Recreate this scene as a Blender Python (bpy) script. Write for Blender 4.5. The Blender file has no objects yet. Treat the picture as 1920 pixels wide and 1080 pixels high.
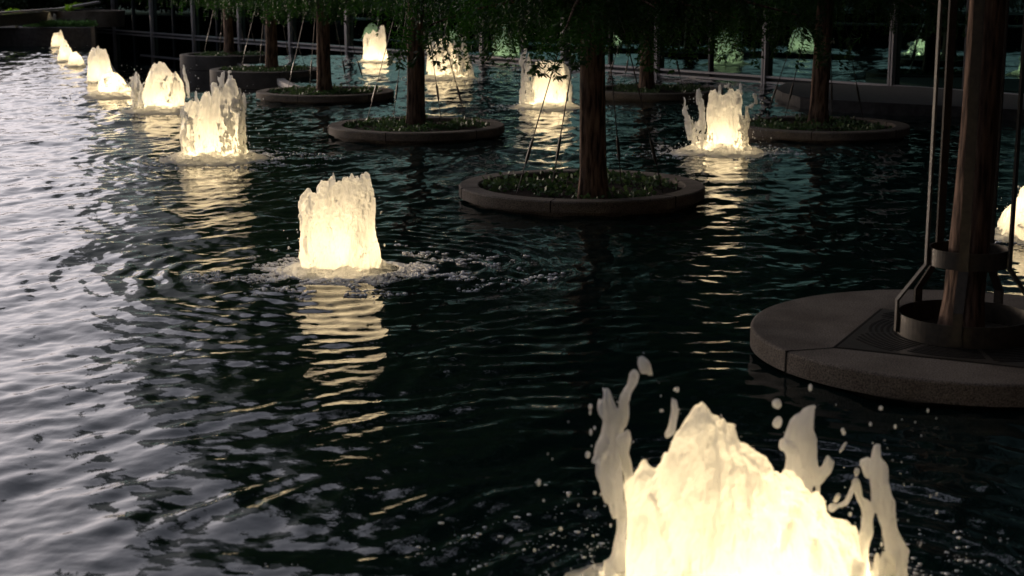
import bpy, math, random
import numpy as np
from mathutils import Vector, Matrix
R = math.radians
SC = bpy.context.scene
COL = SC.collection
random.seed(7)

# ------------------------------------------------------------------ camera, sky, sun, exposure
F, PITCH, CAMZ = 2900.0, R(11.57), 2.0
cam_d = bpy.data.cameras.new('camera')
cam = bpy.data.objects.new('camera', cam_d); COL.objects.link(cam)
cam.location = (0, 0, CAMZ)
cam.rotation_euler = (math.pi/2 - PITCH, 0, 0)
cam_d.sensor_width = 36.0
cam_d.lens = 36.0*F/1920
cam_d.clip_start = 0.1; cam_d.clip_end = 900
cam_d.dof.use_dof = True
cam_d.dof.focus_distance = 11.5
cam_d.dof.aperture_fstop = 3.6
SC.camera = cam

SUN_EL, SUN_AZ = R(6), R(-42)          # azimuth measured from +Y towards +X
w = bpy.data.worlds.new('World'); SC.world = w; w.use_nodes = True
nt = w.node_tree
for n in list(nt.nodes): nt.nodes.remove(n)
sky = nt.nodes.new('ShaderNodeTexSky'); sky.sky_type = 'NISHITA'; sky.sun_disc = False
sky.sun_elevation = SUN_EL; sky.sun_rotation = SUN_AZ
sky.air_density = 1.0; sky.dust_density = 4.0; sky.ozone_density = 1.5
tint = nt.nodes.new('ShaderNodeMix'); tint.data_type = 'RGBA'; tint.blend_type = 'MIX'
tint.inputs[0].default_value = 0.62
hsv = nt.nodes.new('ShaderNodeRGBToBW')
mul = nt.nodes.new('ShaderNodeMix'); mul.data_type = 'RGBA'; mul.blend_type = 'MULTIPLY'
mul.inputs[0].default_value = 1.0; mul.inputs[7].default_value = (0.97, 0.95, 1.30, 1)
bg = nt.nodes.new('ShaderNodeBackground'); bg.inputs[1].default_value = 0.15
out = nt.nodes.new('ShaderNodeOutputWorld')
nt.links.new(sky.outputs[0], hsv.inputs[0])
nt.links.new(hsv.outputs[0], mul.inputs[6])
nt.links.new(sky.outputs[0], tint.inputs[6])
nt.links.new(mul.outputs[2], tint.inputs[7])
gam = nt.nodes.new('ShaderNodeGamma'); gam.inputs[1].default_value = 0.62
nt.links.new(tint.outputs[2], gam.inputs[0]); nt.links.new(gam.outputs[0], bg.inputs[0])
nt.links.new(bg.outputs[0], out.inputs[0])

sl = bpy.data.lights.new('sun', 'SUN'); sl.energy = 0.8; sl.angle = R(12); sl.color = (1.0, 0.8, 0.62)
sun = bpy.data.objects.new('sun', sl); COL.objects.link(sun)
sd = Vector((math.sin(SUN_AZ)*math.cos(SUN_EL), math.cos(SUN_AZ)*math.cos(SUN_EL), math.sin(SUN_EL)))
sun.rotation_euler = sd.to_track_quat('Z', 'Y').to_euler()
SC.view_settings.view_transform = 'Standard'; SC.view_settings.look = 'None'
SC.view_settings.exposure = 1.5; SC.view_settings.gamma = 1.0
SC.cycles.max_bounces = 8; SC.cycles.diffuse_bounces = 4; SC.cycles.glossy_bounces = 5
SC.cycles.transmission_bounces = 5; SC.cycles.sample_clamp_indirect = 4.0
SC.cycles.use_denoising = True
SC.cycles.caustics_reflective = False; SC.cycles.caustics_refractive = False

# ------------------------------------------------------------------ helpers
def at(px, py, z=0.0):
    """ground position (plane height z) seen at a pixel of the 1920x1080 photograph"""
    u, v = (px-960)/F, (540-py)/F
    c, s = math.cos(PITCH), math.sin(PITCH)
    d = Vector((u, c + v*s, -s + v*c))
    t = (z-CAMZ)/d.z
    return Vector((d.x*t, d.y*t, z))

def tag(o, label=None, cat=None, group=None, kind=None):
    if label: o['label'] = label
    if cat: o['category'] = cat
    if group: o['group'] = group
    if kind: o['kind'] = kind
    return o

def link(name, me, mat=None, parent=None, smooth=False):
    o = bpy.data.objects.new(name, me); COL.objects.link(o)
    if mat is not None and len(me.materials) == 0: me.materials.append(mat)
    if parent is not None: o.parent = parent
    if smooth: me.polygons.foreach_set('use_smooth', [True]*len(me.polygons))
    return o

def empty(name, loc, rz=0.0):
    o = bpy.data.objects.new(name, None); COL.objects.link(o)
    o.empty_display_size = 0.2
    o.location = loc; o.rotation_euler = (0, 0, rz); return o

def np_mesh(name, V, Fc):
    """V (n,3) float array, Fc (m,k) int array of equal sized faces"""
    V = np.asarray(V, np.float32); Fc = np.asarray(Fc, np.int32)
    me = bpy.data.meshes.new(name)
    k = Fc.shape[1]
    me.vertices.add(len(V)); me.vertices.foreach_set('co', V.ravel())
    me.loops.add(Fc.size); me.loops.foreach_set('vertex_index', Fc.ravel())
    me.polygons.add(len(Fc)); me.polygons.foreach_set('loop_start', np.arange(0, Fc.size, k, dtype=np.int32))
    me.update(calc_edges=True); me.validate()
    return me

class MB:
    """collects boxes, tubes and rings into ONE mesh"""
    def __init__(s): s.v = []; s.f = []
    def add(s, vs, fs):
        b = len(s.v); s.v += [tuple(v) for v in vs]; s.f += [tuple(i+b for i in f) for f in fs]
    def box(s, c, size, rz=0.0, M=None):
        x, y, z = [q/2 for q in size]
        vs = [Vector((a*x, b*y, d*z)) for a in (-1, 1) for b in (-1, 1) for d in (-1, 1)]
        T = M if M is not None else Matrix.Rotation(rz, 4, 'Z')
        vs = [(T @ v) + Vector(c) for v in vs]
        s.add(vs, [(0,1,3,2), (4,6,7,5), (0,4,5,1), (2,3,7,6), (0,2,6,4), (1,5,7,3)])
    def seg(s, a, b, wx, wy=None):
        """a rectangular bar from a to b"""
        a, b = Vector(a), Vector(b); d = b-a; L = d.length
        q = d.to_track_quat('Z', 'Y').to_matrix().to_4x4()
        s.box((a+b)/2, (wx, wy or wx, L), M=q)
    def tube(s, pts, rad, n=8, cap=True):
        pts = [Vector(p) for p in pts]; rings = []
        if not hasattr(rad, '__len__'): rad = [rad]*len(pts)
        b = len(s.v)
        for i, p in enumerate(pts):
            t = (pts[min(i+1, len(pts)-1)] - pts[max(i-1, 0)]).normalized()
            ref = Vector((0, 1, 0)) if abs(t.y) < 0.9 else Vector((1, 0, 0))
            u = t.cross(ref).normalized(); v = t.cross(u)
            for k in range(n):
                a = 2*math.pi*k/n
                s.v.append(tuple(p + (u*math.cos(a)+v*math.sin(a))*rad[i]))
        for i in range(len(pts)-1):
            for k in range(n):
                k2 = (k+1) % n
                s.f.append((b+i*n+k, b+i*n+k2, b+(i+1)*n+k2, b+(i+1)*n+k))
        if cap:
            s.f.append(tuple(b+k for k in range(n))[::-1])
            s.f.append(tuple(b+(len(pts)-1)*n+k for k in range(n)))
    def ring(s, c, prof, n=96, a0=0.0, a1=2*math.pi):
        """lathe of a closed (r, z) profile"""
        full = abs(a1-a0-2*math.pi) < 1e-6
        m = n if full else n+1; k = len(prof); b = len(s.v)
        for i in range(m):
            a = a0+(a1-a0)*i/n
            for r, z in prof: s.v.append((c[0]+r*math.cos(a), c[1]+r*math.sin(a), c[2]+z))
        for i in range(n):
            j = (i+1) % m
            for q in range(k):
                q2 = (q+1) % k
                s.f.append((b+i*k+q, b+j*k+q, b+j*k+q2, b+i*k+q2))
        if not full:
            s.f.append(tuple(b+q for q in range(k))); s.f.append(tuple(b+n*k+q for q in range(k))[::-1])
    def prism(s, poly, z0, z1):
        n = len(poly)
        vs = [(p[0], p[1], z0) for p in poly]+[(p[0], p[1], z1) for p in poly]
        fs = [tuple(range(n))[::-1], tuple(range(n, 2*n))]+[(i, (i+1) % n, n+(i+1) % n, n+i) for i in range(n)]
        s.add(vs, fs)
    def build(s, name, mat=None, parent=None, smooth=False):
        me = bpy.data.meshes.new(name); me.from_pydata(s.v, [], s.f); me.update()
        return link(name, me, mat, parent, smooth)

# ---- noise in numpy
rng = np.random.default_rng(11)
LAT = rng.random((32, 32, 32)).astype(np.float32)*2-1
def vn(x, y, z=0.0, s=0):
    """smooth value noise, -1..1"""
    x, y, z = np.broadcast_arrays(np.float32(x), np.float32(y), np.float32(z))
    x = x+s*7.31; y = y+s*3.77; z = z+s*5.13
    xi, yi, zi = np.floor(x), np.floor(y), np.floor(z)
    fx, fy, fz = x-xi, y-yi, z-zi
    fx = fx*fx*(3-2*fx); fy = fy*fy*(3-2*fy); fz = fz*fz*(3-2*fz)
    xi = xi.astype(np.int32) & 31; yi = yi.astype(np.int32) & 31; zi = zi.astype(np.int32) & 31
    x1 = (xi+1) & 31; y1 = (yi+1) & 31; z1 = (zi+1) & 31
    a = LAT[xi, yi, zi]*(1-fx)+LAT[x1, yi, zi]*fx
    b = LAT[xi, y1, zi]*(1-fx)+LAT[x1, y1, zi]*fx
    c = LAT[xi, yi, z1]*(1-fx)+LAT[x1, yi, z1]*fx
    d = LAT[xi, y1, z1]*(1-fx)+LAT[x1, y1, z1]*fx
    return (a*(1-fy)+b*fy)*(1-fz)+(c*(1-fy)+d*fy)*fz

def surface_nets(f, org, h):
    """quads of the f = 0 surface (f > 0 inside)"""
    ins = f > 0
    nx, ny, nz = [q-1 for q in f.shape]
    cnt = np.zeros((nx, ny, nz), np.float32); acc = np.zeros((nx, ny, nz, 3), np.float32)
    def sl(o): return tuple(slice(q, q+m) for q, m in zip(o, (nx, ny, nz)))
    cs = [(i, j, k) for i in (0, 1) for j in (0, 1) for k in (0, 1)]
    for a in cs:
        for ax in range(3):
            if a[ax] == 1: continue
            b = list(a); b[ax] = 1; b = tuple(b)
            fa, fb = f[sl(a)], f[sl(b)]
            m = ins[sl(a)] != ins[sl(b)]
            t = np.where(m, fa/np.where(m, fa-fb, 1), 0)
            cnt += m
            for q in range(3):
                acc[..., q] += m*(a[q] + (t if q == ax else 0))
    act = cnt > 0
    idx = -np.ones((nx, ny, nz), np.int64); idx[act] = np.arange(act.sum())
    I = np.argwhere(act)
    V = (I + acc[act]/cnt[act][:, None])*h + np.array(org)
    quads = []
    for ax in range(3):
        o = [slice(1, -1)]*3; o[ax] = slice(0, -1)
        o2 = [slice(1, -1)]*3; o2[ax] = slice(1, None)
        A, B = ins[tuple(o)], ins[tuple(o2)]
        E = np.argwhere(A != B)
        if not len(E): continue
        dirn = A[tuple(E.T)]
        E = E + np.array([0 if q == ax else 1 for q in range(3)])
        u, v = [(1, 2), (2, 0), (0, 1)][ax]
        du = np.zeros(3, int); du[u] = 1; dv = np.zeros(3, int); dv[v] = 1
        ok = (E[:, 0] < nx+0) & (E[:, 1] < ny+0) & (E[:, 2] < nz+0)
        E, dirn = E[ok], dirn[ok]
        q = np.stack([idx[tuple((E-du-dv).T)], idx[tuple((E-dv).T)], idx[tuple(E.T)], idx[tuple((E-du).T)]], 1)
        q = np.where(dirn[:, None], q, q[:, ::-1])
        quads.append(q[(q >= 0).all(1)])
    return V, np.concatenate(quads)

# ------------------------------------------------------------------ materials
def mat(name, col, rough=0.6, spec=0.4, metal=0.0):
    m = bpy.data.materials.new(name); m.use_nodes = True
    b = m.node_tree.nodes['Principled BSDF']
    b.inputs['Base Color'].default_value = (*col, 1); b.inputs['Roughness'].default_value = rough
    b.inputs['Specular IOR Level'].default_value = spec; b.inputs['Metallic'].default_value = metal
    return m
def N(m, t, **kw):
    n = m.node_tree.nodes.new(t)
    for k, v in kw.items(): setattr(n, k, v)
    return n
def speckle(m, c1, c2, scale, lo=0.35, hi=0.65, bump=0.0, stretch=None, detail=6, c3=None):
    t = m.node_tree; b = t.nodes['Principled BSDF']
    tc = N(m, 'ShaderNodeTexCoord'); mp = N(m, 'ShaderNodeMapping')
    if stretch: mp.inputs['Scale'].default_value = stretch
    n = N(m, 'ShaderNodeTexNoise'); n.inputs['Scale'].default_value = scale; n.inputs['Detail'].default_value = detail
    r = N(m, 'ShaderNodeValToRGB'); r.color_ramp.elements[0].position = lo; r.color_ramp.elements[1].position = hi
    r.color_ramp.elements[0].color = (*c1, 1); r.color_ramp.elements[1].color = (*c2, 1)
    t.links.new(tc.outputs['Object'], mp.inputs[0]); t.links.new(mp.outputs[0], n.inputs[0])
    t.links.new(n.outputs[0], r.inputs[0])
    src = r.outputs[0]
    if c3:
        n2 = N(m, 'ShaderNodeTexNoise'); n2.inputs['Scale'].default_value = 2.3; n2.inputs['Detail'].default_value = 5
        r2 = N(m, 'ShaderNodeValToRGB'); r2.color_ramp.elements[0].position = .4; r2.color_ramp.elements[1].position = .65
        r2.color_ramp.elements[0].color = (1, 1, 1, 1); r2.color_ramp.elements[1].color = (*c3, 1)
        mx = N(m, 'ShaderNodeMix', data_type='RGBA', blend_type='MULTIPLY'); mx.inputs[0].default_value = 1
        t.links.new(tc.outputs['Object'], n2.inputs[0]); t.links.new(n2.outputs[0], r2.inputs[0])
        t.links.new(src, mx.inputs[6]); t.links.new(r2.outputs[0], mx.inputs[7]); src = mx.outputs[2]
    t.links.new(src, b.inputs['Base Color'])
    if bump:
        bp = N(m, 'ShaderNodeBump'); bp.inputs['Strength'].default_value = 1; bp.inputs['Distance'].default_value = bump
        t.links.new(n.outputs[0], bp.inputs['Height']); t.links.new(bp.outputs[0], b.inputs['Normal'])
    return m

CONC = speckle(mat('exposed aggregate concrete', (.14, .125, .11), .85, .25), (.045, .037, .03), (.30, .25, .205), 130, .3, .7, .0015, c3=(.55, .53, .5))
CONC_D = speckle(mat('dark precast concrete', (.09, .08, .075), .8, .3), (.055, .048, .045), (.13, .115, .105), 90, .3, .7, .001, c3=(.6, .6, .6))
STONE = speckle(mat('dark wall stone', (.03, .028, .028), .7, .3), (.018, .016, .017), (.05, .045, .045), 12, .3, .7)
CAP = speckle(mat('pale cap stone', (.3, .27, .25), .7, .3), (.35, .32, .30), (.6, .55, .5), 20)
SOIL = speckle(mat('planter soil', (.02, .014, .01), .95, .1), (.008, .006, .004), (.04, .028, .02), 45, bump=.01)
BARK = speckle(mat('cypress bark', (.16, .08, .05), .9, .15), (.03, .018, .013), (.25, .16, .115), 9, .36, .66, .012, stretch=(4, 4, .55), detail=9)
METAL = speckle(mat('bronze painted steel', (.05, .042, .032), .45, .5, .3), (.045, .038, .03), (.075, .062, .047), 30)
ALU = mat('pale aluminium mullion', (.36, .34, .35), .4, .5, .5)
ALU_D = mat('dark gasket', (.035, .04, .045), .5, .4)
WIRE = mat('steel wire', (.06, .055, .05), .45, .5, .8)
GROUND = speckle(mat('ground paving', (.12, .11, .1), .9, .2), (.08, .07, .065), (.16, .15, .14), 3)
POOLBED = mat('black pool bed', (.006, .008, .008), .8, .2)
JOINT = mat('joint shadow sealant', (.012, .011, .01), .9, .1)

def leaf_mat(name, c1, c2, tr=.35):
    m = bpy.data.materials.new(name); m.use_nodes = True; t = m.node_tree
    b = t.nodes['Principled BSDF']; b.inputs['Roughness'].default_value = .55; b.inputs['Specular IOR Level'].default_value = .3
    n = N(m, 'ShaderNodeTexNoise'); n.inputs['Scale'].default_value = 2.5; n.inputs['Detail'].default_value = 3
    tc = N(m, 'ShaderNodeTexCoord'); t.links.new(tc.outputs['Object'], n.inputs[0])
    r = N(m, 'ShaderNodeValToRGB'); r.color_ramp.elements[0].position = .38; r.color_ramp.elements[1].position = .62
    r.color_ramp.elements[0].color = (*c1, 1); r.color_ramp.elements[1].color = (*c2, 1)
    t.links.new(n.outputs[0], r.inputs[0]); t.links.new(r.outputs[0], b.inputs['Base Color'])
    tl = N(m, 'ShaderNodeBsdfTranslucent'); t.links.new(r.outputs[0], tl.inputs[0])
    mx = N(m, 'ShaderNodeMixShader'); mx.inputs[0].default_value = tr
    t.links.new(b.outputs[0], mx.inputs[1]); t.links.new(tl.outputs[0], mx.inputs[2])
    t.links.new(mx.outputs[0], t.nodes['Material Output'].inputs[0]); return m
FROND = leaf_mat('cypress needles', (.010, .036, .004), (.034, .115, .010))
IVY = leaf_mat('ground cover leaf', (.04, .09, .03), (.09, .15, .055), .2)
HEDGE = leaf_mat('ledge plants', (.10, .22, .05), (.22, .40, .11), .25)
LIME = leaf_mat('lime border plants', (.22, .42, .02), (.35, .6, .03), .3)
DARKTREE = leaf_mat('dark park tree leaves', (.012, .028, .01), (.03, .055, .018), .2)

# white aerated water
m = bpy.data.materials.new('aerated white water'); m.use_nodes = True; t = m.node_tree
b = t.nodes['Principled BSDF']; b.inputs['Base Color'].default_value = (.86, .86, .86, 1); b.inputs['Roughness'].default_value = .25
b.inputs['Specular IOR Level'].default_value = .5
tc = N(m, 'ShaderNodeTexCoord'); mp = N(m, 'ShaderNodeMapping'); mp.inputs['Scale'].default_value = (1, 1, .35)
n1 = N(m, 'ShaderNodeTexNoise'); n1.inputs['Scale'].default_value = 80; n1.inputs['Detail'].default_value = 6
bp = N(m, 'ShaderNodeBump'); bp.inputs['Distance'].default_value = .012; bp.inputs['Strength'].default_value = .9
t.links.new(tc.outputs['Object'], mp.inputs[0]); t.links.new(mp.outputs[0], n1.inputs[0])
t.links.new(n1.outputs[0], bp.inputs['Height']); t.links.new(bp.outputs[0], b.inputs['Normal'])
tl = N(m, 'ShaderNodeBsdfTranslucent'); tl.inputs[0].default_value = (.9, .9, .88, 1); t.links.new(bp.outputs[0], tl.inputs[1])
mx = N(m, 'ShaderNodeMixShader'); mx.inputs[0].default_value = .72
t.links.new(b.outputs[0], mx.inputs[1]); t.links.new(tl.outputs[0], mx.inputs[2])
t.links.new(mx.outputs[0], t.nodes['Material Output'].inputs[0])
FOAM = m
BUBBLE = mat('floating bubbles', (.88, .88, .9), .35, .5)

# pool water
m = mat('pool water', (.003, .011, .010), .015, .5)
b = m.node_tree.nodes['Principled BSDF']; b.inputs['IOR'].default_value = 1.36; b.inputs['Specular IOR Level'].default_value = .6
tc = N(m, 'ShaderNodeTexCoord'); n1 = N(m, 'ShaderNodeTexNoise'); n1.inputs['Scale'].default_value = 9; n1.inputs['Detail'].default_value = 3
bp = N(m, 'ShaderNodeBump'); bp.inputs['Distance'].default_value = .006; bp.inputs['Strength'].default_value = .6; n1.inputs['Detail'].default_value = 4
m.node_tree.links.new(tc.outputs['Object'], n1.inputs[0]); m.node_tree.links.new(n1.outputs[0], bp.inputs['Height'])
m.node_tree.links.new(bp.outputs[0], b.inputs['Normal'])
WATER = m

# mirror glass of the office front
m = bpy.data.materials.new('teal mirror glass'); m.use_nodes = True; t = m.node_tree
b = t.nodes['Principled BSDF']; b.inputs['Base Color'].default_value = (.085, .175, .155, 1)
b.inputs['Metallic'].default_value = 1; b.inputs['Roughness'].default_value = .012
GLASS = m
SMOKED = mat('smoked upper glass', (.012, .03, .027), .08, .5, .6)

# ------------------------------------------------------------------ layout of the place
FA = at(182, 60, .04); FB = at(1725, 176, .04)          # line of the glass front at water level
FD = (FB-FA).normalized(); FN = Vector((-FD.y, FD.x, 0))   # along, and away behind the glass
if FN.x < 0: FN = -FN
FLEN = 44.0
RIM, PR = 0.13, 1.10
PL = {}
for key, px, py in (('p0', 1800, 620), ('p1', 1090, 345), ('p2', 781, 233), ('p3', 610, 170), ('t2', 500, 129), ('t1', 428, 101),
                    ('p4', 1228, 166), ('p5', 1537, 232)):
    PL[key] = at(px, py, RIM)

# edge of the upper pool round the sunken corner
low = [at(*p) for p in ((188, 90), (213, 138), (250, 163), (330, 172), (400, 174), (478, 173), (566, 170), (556, 163), (545, 158.5), (535, 154), (528, 150), (525, 146), (526, 142), (530, 139), (520, 134), (480, 127), (462, 121), (453, 118), (448, 115), (446, 112), (448, 108.5), (455, 106), (470, 104.5), (600, 104.5), (780, 104))]
low = [(p.x, p.y) for p in low]
lowpoly = low + [tuple((FA+FD*s+FN*1.0).to_2d()) for s in (22, 0, -6)]
LOWZ = -0.82

def inside(px, py, poly):
    r = np.zeros(px.shape, bool); n = len(poly)
    for i in range(n):
        x0, y0 = poly[i]; x1, y1 = poly[(i+1) % n]
        c = ((y0 > py) != (y1 > py)) & (px < (x1-x0)*(py-y0)/((y1-y0) if y1 != y0 else 1e-9)+x0)
        r ^= c
    return r

# fountains: key, centre px, base py
FOUNT = {'a': (109, 90), 'b': (119, 101), 'c': (124, 116), 'd': (142, 125), 'e': (189, 156), 'f': (212, 181), 'g': (306, 209), 'h': (406, 298),
         'i': (639, 507), 'j': (1395, 1150), 'k': (704, 117), 'l': (838, 148), 'm': (1026, 201), 'n': (1345, 285), 'o': (1945, 445)}
FP = {k: at(*v) for k, v in FOUNT.items()}

def wave(x, y):
    """height of the pool surface"""
    wx = x+.10*vn(x*1.1, y*1.1, 3.3); wy = y+.12*vn(x*1.3, y*1.3, 9.1)
    h = .010*vn(wx*1.9-.5*wy, wy*1.3+.3*wx, .5)+.0105*vn(wx*3.9-1.2*wy, wy*3.1+.4*wx, 1.5)+.0062*vn(wx*8.3-1.5*wy, wy*6.6, 2.5)+.0027*vn(wx*18, wy*16, 3.5)+.0011*vn(wx*39, wy*34, 4.5)
    far = np.clip((y-8)/14, 0, 1)
    h = h*(1.25+.75*far)
    for k, p in FP.items():
        r = np.sqrt((x-p.x)**2+(y-p.y)**2)
        m = r < 6
        if not m.any(): continue
        rr = r[m]; xx = x[m]; yy = y[m]
        a = (.0125 if k == 'j' else .0085)*np.exp(-rr/(2.6 if k == 'j' else 1.5))*np.clip(rr/.35, 0, 1)
        ph = 2*math.pi*(rr+.075*vn(xx*2.6, yy*2.6, 7.7)+.03*vn(xx*7, yy*7, 5.7))/(.21 if k == 'j' else .19)
        g = .65+1.1*vn(xx*1.6, yy*1.6, 8.8)
        hh = a*np.sin(ph)*g + .013*np.exp(-rr/.55)*(vn(xx*13, yy*13, 4.4)+.5*vn(xx*27, yy*27, 4.9))
        h[m] += hh
    return h

# ------------------------------------------------------------------ setting
def sheet(name, x0, x1, y0, y1, z, m, kind='structure', n=1):
    V = [(x0+(x1-x0)*i/n, y0+(y1-y0)*j/n, z) for j in range(n+1) for i in range(n+1)]
    Fc = [(j*(n+1)+i, j*(n+1)+i+1, (j+1)*(n+1)+i+1, (j+1)*(n+1)+i) for j in range(n) for i in range(n)]
    o = link(name, np_mesh(name, V, Fc), m); tag(o, kind=kind); return o
sheet('ground', -400, 400, -300, 500, -1.3, GROUND)
tag(sheet('pool_bed', -22, 22, 1.0, 60, -1.0, POOLBED))

ys = [3.6]
while ys[-1] < 47: ys.append(ys[-1]+max(.014, ys[-1]*.0034))
ys = np.array(ys, np.float32)
xs = [0.0]
while xs[-1] < 20: xs.append(xs[-1]+(.019 if xs[-1] < 3.2 else min(.06, .019+(xs[-1]-3.2)*.006)))
xs = np.array(xs, np.float32); xs = np.concatenate([-xs[:0:-1], xs])
xs = xs[(xs > -16) & (xs < 13)]
X, Y = np.meshgrid(xs, ys)
Z = wave(X.ravel(), Y.ravel()).reshape(X.shape)
nx, ny = len(xs), len(ys)
I = np.arange(nx*ny).reshape(ny, nx)
Q = np.stack([I[:-1, :-1], I[:-1, 1:], I[1:, 1:], I[1:, :-1]], -1).reshape(-1, 4)
cx = (X[:-1, :-1]+X[1:, 1:]).ravel()/2; cy = (Y[:-1, :-1]+Y[1:, 1:]).ravel()/2
keep = ~inside(cx, cy, lowpoly)
keep &= ((cx-FA.x)*FN.x+(cy-FA.y)*FN.y) < .25
keep &= cx > -.45*cy-1.2
for k, p in PL.items():
    keep &= (cx-p.x)**2+(cy-p.y)**2 > (PR-.25)**2
Q = Q[keep]
V = np.stack([X.ravel(), Y.ravel(), Z.ravel()], 1)
used = np.unique(Q); remap = -np.ones(nx*ny, np.int64); remap[used] = np.arange(len(used))
tag(link('water', np_mesh('water', V[used], remap[Q]), WATER, smooth=True), kind='structure')
# sunken corner pool
lx = np.arange(-17, 1, .07); ly = np.arange(26, 52, .1)
X, Y = np.meshgrid(lx, ly); Z = LOWZ+.012*vn(X*2.2, Y*3, 1)+.006*vn(X*6, Y*8, 2)
I = np.arange(X.size).reshape(X.shape)
Q = np.stack([I[:-1, :-1], I[:-1, 1:], I[1:, 1:], I[1:, :-1]], -1).reshape(-1, 4)
tag(link('lower_water', np_mesh('lower_water', np.stack([X.ravel(), Y.ravel(), Z.ravel()], 1), Q), WATER, smooth=True), kind='structure')

# weir walls round the sunken corner: coping with a drop wall
mb = MB(); cp = MB()
for i in range(len(low)-1):
    a, b_ = Vector((*low[i], 0)), Vector((*low[i+1], 0))
    d = (b_-a); L = d.length; ang = math.atan2(d.y, d.x); c = (a+b_)/2
    mb.box((c.x, c.y, -.5), (L+.04, .14, .96), ang)
    if 7 <= i <= 15: cp.box((c.x, c.y, -.04), (L+.03, .15, .10), ang)
wl = mb.build('weir_wall', CONC_D); tag(wl, 'dark concrete weir wall dropping from the main pool into the sunken corner pool', 'weir wall')
cp.build('coping', CAP, wl)  # pale stone stands in for warm light on this stretch of rim

# ------------------------------------------------------------------ glass office front
fac = empty('glass_office_front', FA, math.atan2(FD.y, FD.x))
tag(fac, 'long dark mirrored glass office front with pale double rails along the pool', 'building')
side = 1 if (Matrix.Rotation(fac.rotation_euler.z, 4, 'Z') @ Vector((0, 1, 0))).dot(FN) > 0 else -1   # local +y*side points behind
MOD = 2.84; S0 = 1.44
def pane(x0, x1, z0, z1, nm, seed):
    n, k = 8, (6 if z1-z0 > 1.5 else 2)
    V = []; bow = .0032+.0018*random.random(); tl_ = (random.random()-.5)*.003
    for j in range(k+1):
        for i in range(n+1):
            u, v = i/n, j/k
            d = bow*(4*u*(1-u))*(.6+.4*4*v*(1-v))+tl_*u
            V.append((x0+(x1-x0)*u, side*(.03+d), z0+(z1-z0)*v))
    Fc = [(j*(n+1)+i, j*(n+1)+i+1, (j+1)*(n+1)+i+1, (j+1)*(n+1)+i) for j in range(k) for i in range(n)]
    link(nm, np_mesh(nm, V, Fc), GLASS, fac, True)
cuts = [0.02]
s = S0
while s < FLEN: cuts.append(s); s += MOD/2
for i in range(len(cuts)-1):
    pane(cuts[i], cuts[i+1], .10, 3.3, 'window_pane', i)
    pane(cuts[i], cuts[i+1], -1.0, .02, 'lower_pane', i)
    pane(cuts[i], cuts[i+1], 3.42, 4.4, 'transom_pane', i)
rail = MB()
for z in (.00, .10, 3.3, 3.42, 4.42):
    rail.box((FLEN/2, -side*.015, z), (FLEN, .07, .035))
rail.build('rail', ALU, fac)
gk = MB(); gk.box((FLEN/2, side*.06, .05), (FLEN, .05, .10)); gk.build('rail_gap', ALU_D, fac)
i = 0
s = S0
while s < FLEN:
    mb = MB()
    if i % 2 == 0:
        for o_ in (-.028, .028): mb.box((s+o_, -side*.03, 1.7), (.034, .09, 5.4))
        mb.build('mullion', ALU, fac)
    else:
        mb.box((s, -side*.0, 1.7), (.04, .05, 5.4)); mb.build('slim_mullion', ALU_D, fac)
    i += 1; s += MOD/2
mb = MB(); mb.box((FLEN/2, side*6.6, 7.5), (FLEN-.1, 12.9, 17)); mb.build('wall', STONE, fac)
for j in range(5):
    z = 7.52+j*2.6
mb = MB(); mb.box((FLEN/2, side*.05, 10.24), (FLEN, .16, 11.6)); mb.build('spandrel', SMOKED, fac)
mb = MB(); mb.box((-.12, side*.1, .10), (.22, .35, .86)); mb.box((-.05, side*.1, 5.4), (.1, .3, 9)); mb.build('corner_post', CONC, fac)
mb = MB(); mb.box((5.0, -side*.04, -.62), (3.2, .05, .05)); mb.build('sill_rail', ALU, fac)

# ------------------------------------------------------------------ back bank with planted ledges
BK = 42.6
bw = empty('terrace_wall', (-15, BK, 0)); tag(bw, 'low dark stone wall with planted ledges closing the far end of the pool', 'wall')
def pt(px, py, z): return at(px, py, z)
XR = lambda y: -11.4-(y-BK)*.27
mb = MB(); mb.prism([(-30, BK), (XR(BK), BK), (XR(BK+3), BK+3), (-30, BK+3)], -.9, .50)
o = mb.build('lower_wall', STONE); o.parent = bw; o.matrix_parent_inverse = Matrix.Translation((15, -BK, 0))
def into(o, p):
    o.parent = p; o.matrix_parent_inverse = Matrix.Translation(-Vector(p.location)); return o
mb = MB(); mb.prism([(-30, BK+1.6), (XR(BK+1.6), BK+1.6), (XR(BK+4.5), BK+4.5), (-30, BK+4.5)], .501, .66); into(mb.build('upper_wall', STONE), bw)
mb = MB(); mb.box((-22.2, BK-.02, .535), (17.5, .3, .06)); mb.box((-22.6, BK+1.55, .715), (17.4, .3, .06)); into(mb.build('cap_stone', CAP), bw)
mb = MB(); mb.box((-11.36, BK-.03, .0), (.10, .2, 1.05)); mb.box((-12.8, BK+1.5, .69), (1.7, .3, .05)); into(mb.build('end_pier', CONC), bw)
mb = MB(); q1 = FA+FN*14
mb.prism([(-300, BK+4.4), (XR(BK+4.4), BK+4.4), (FA.x-.3, FA.y), (q1.x-.3, q1.y), (60, 420), (-300, 420)], -1.2, .60)
tag(mb.build('park_ground', GROUND), kind='structure')

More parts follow.
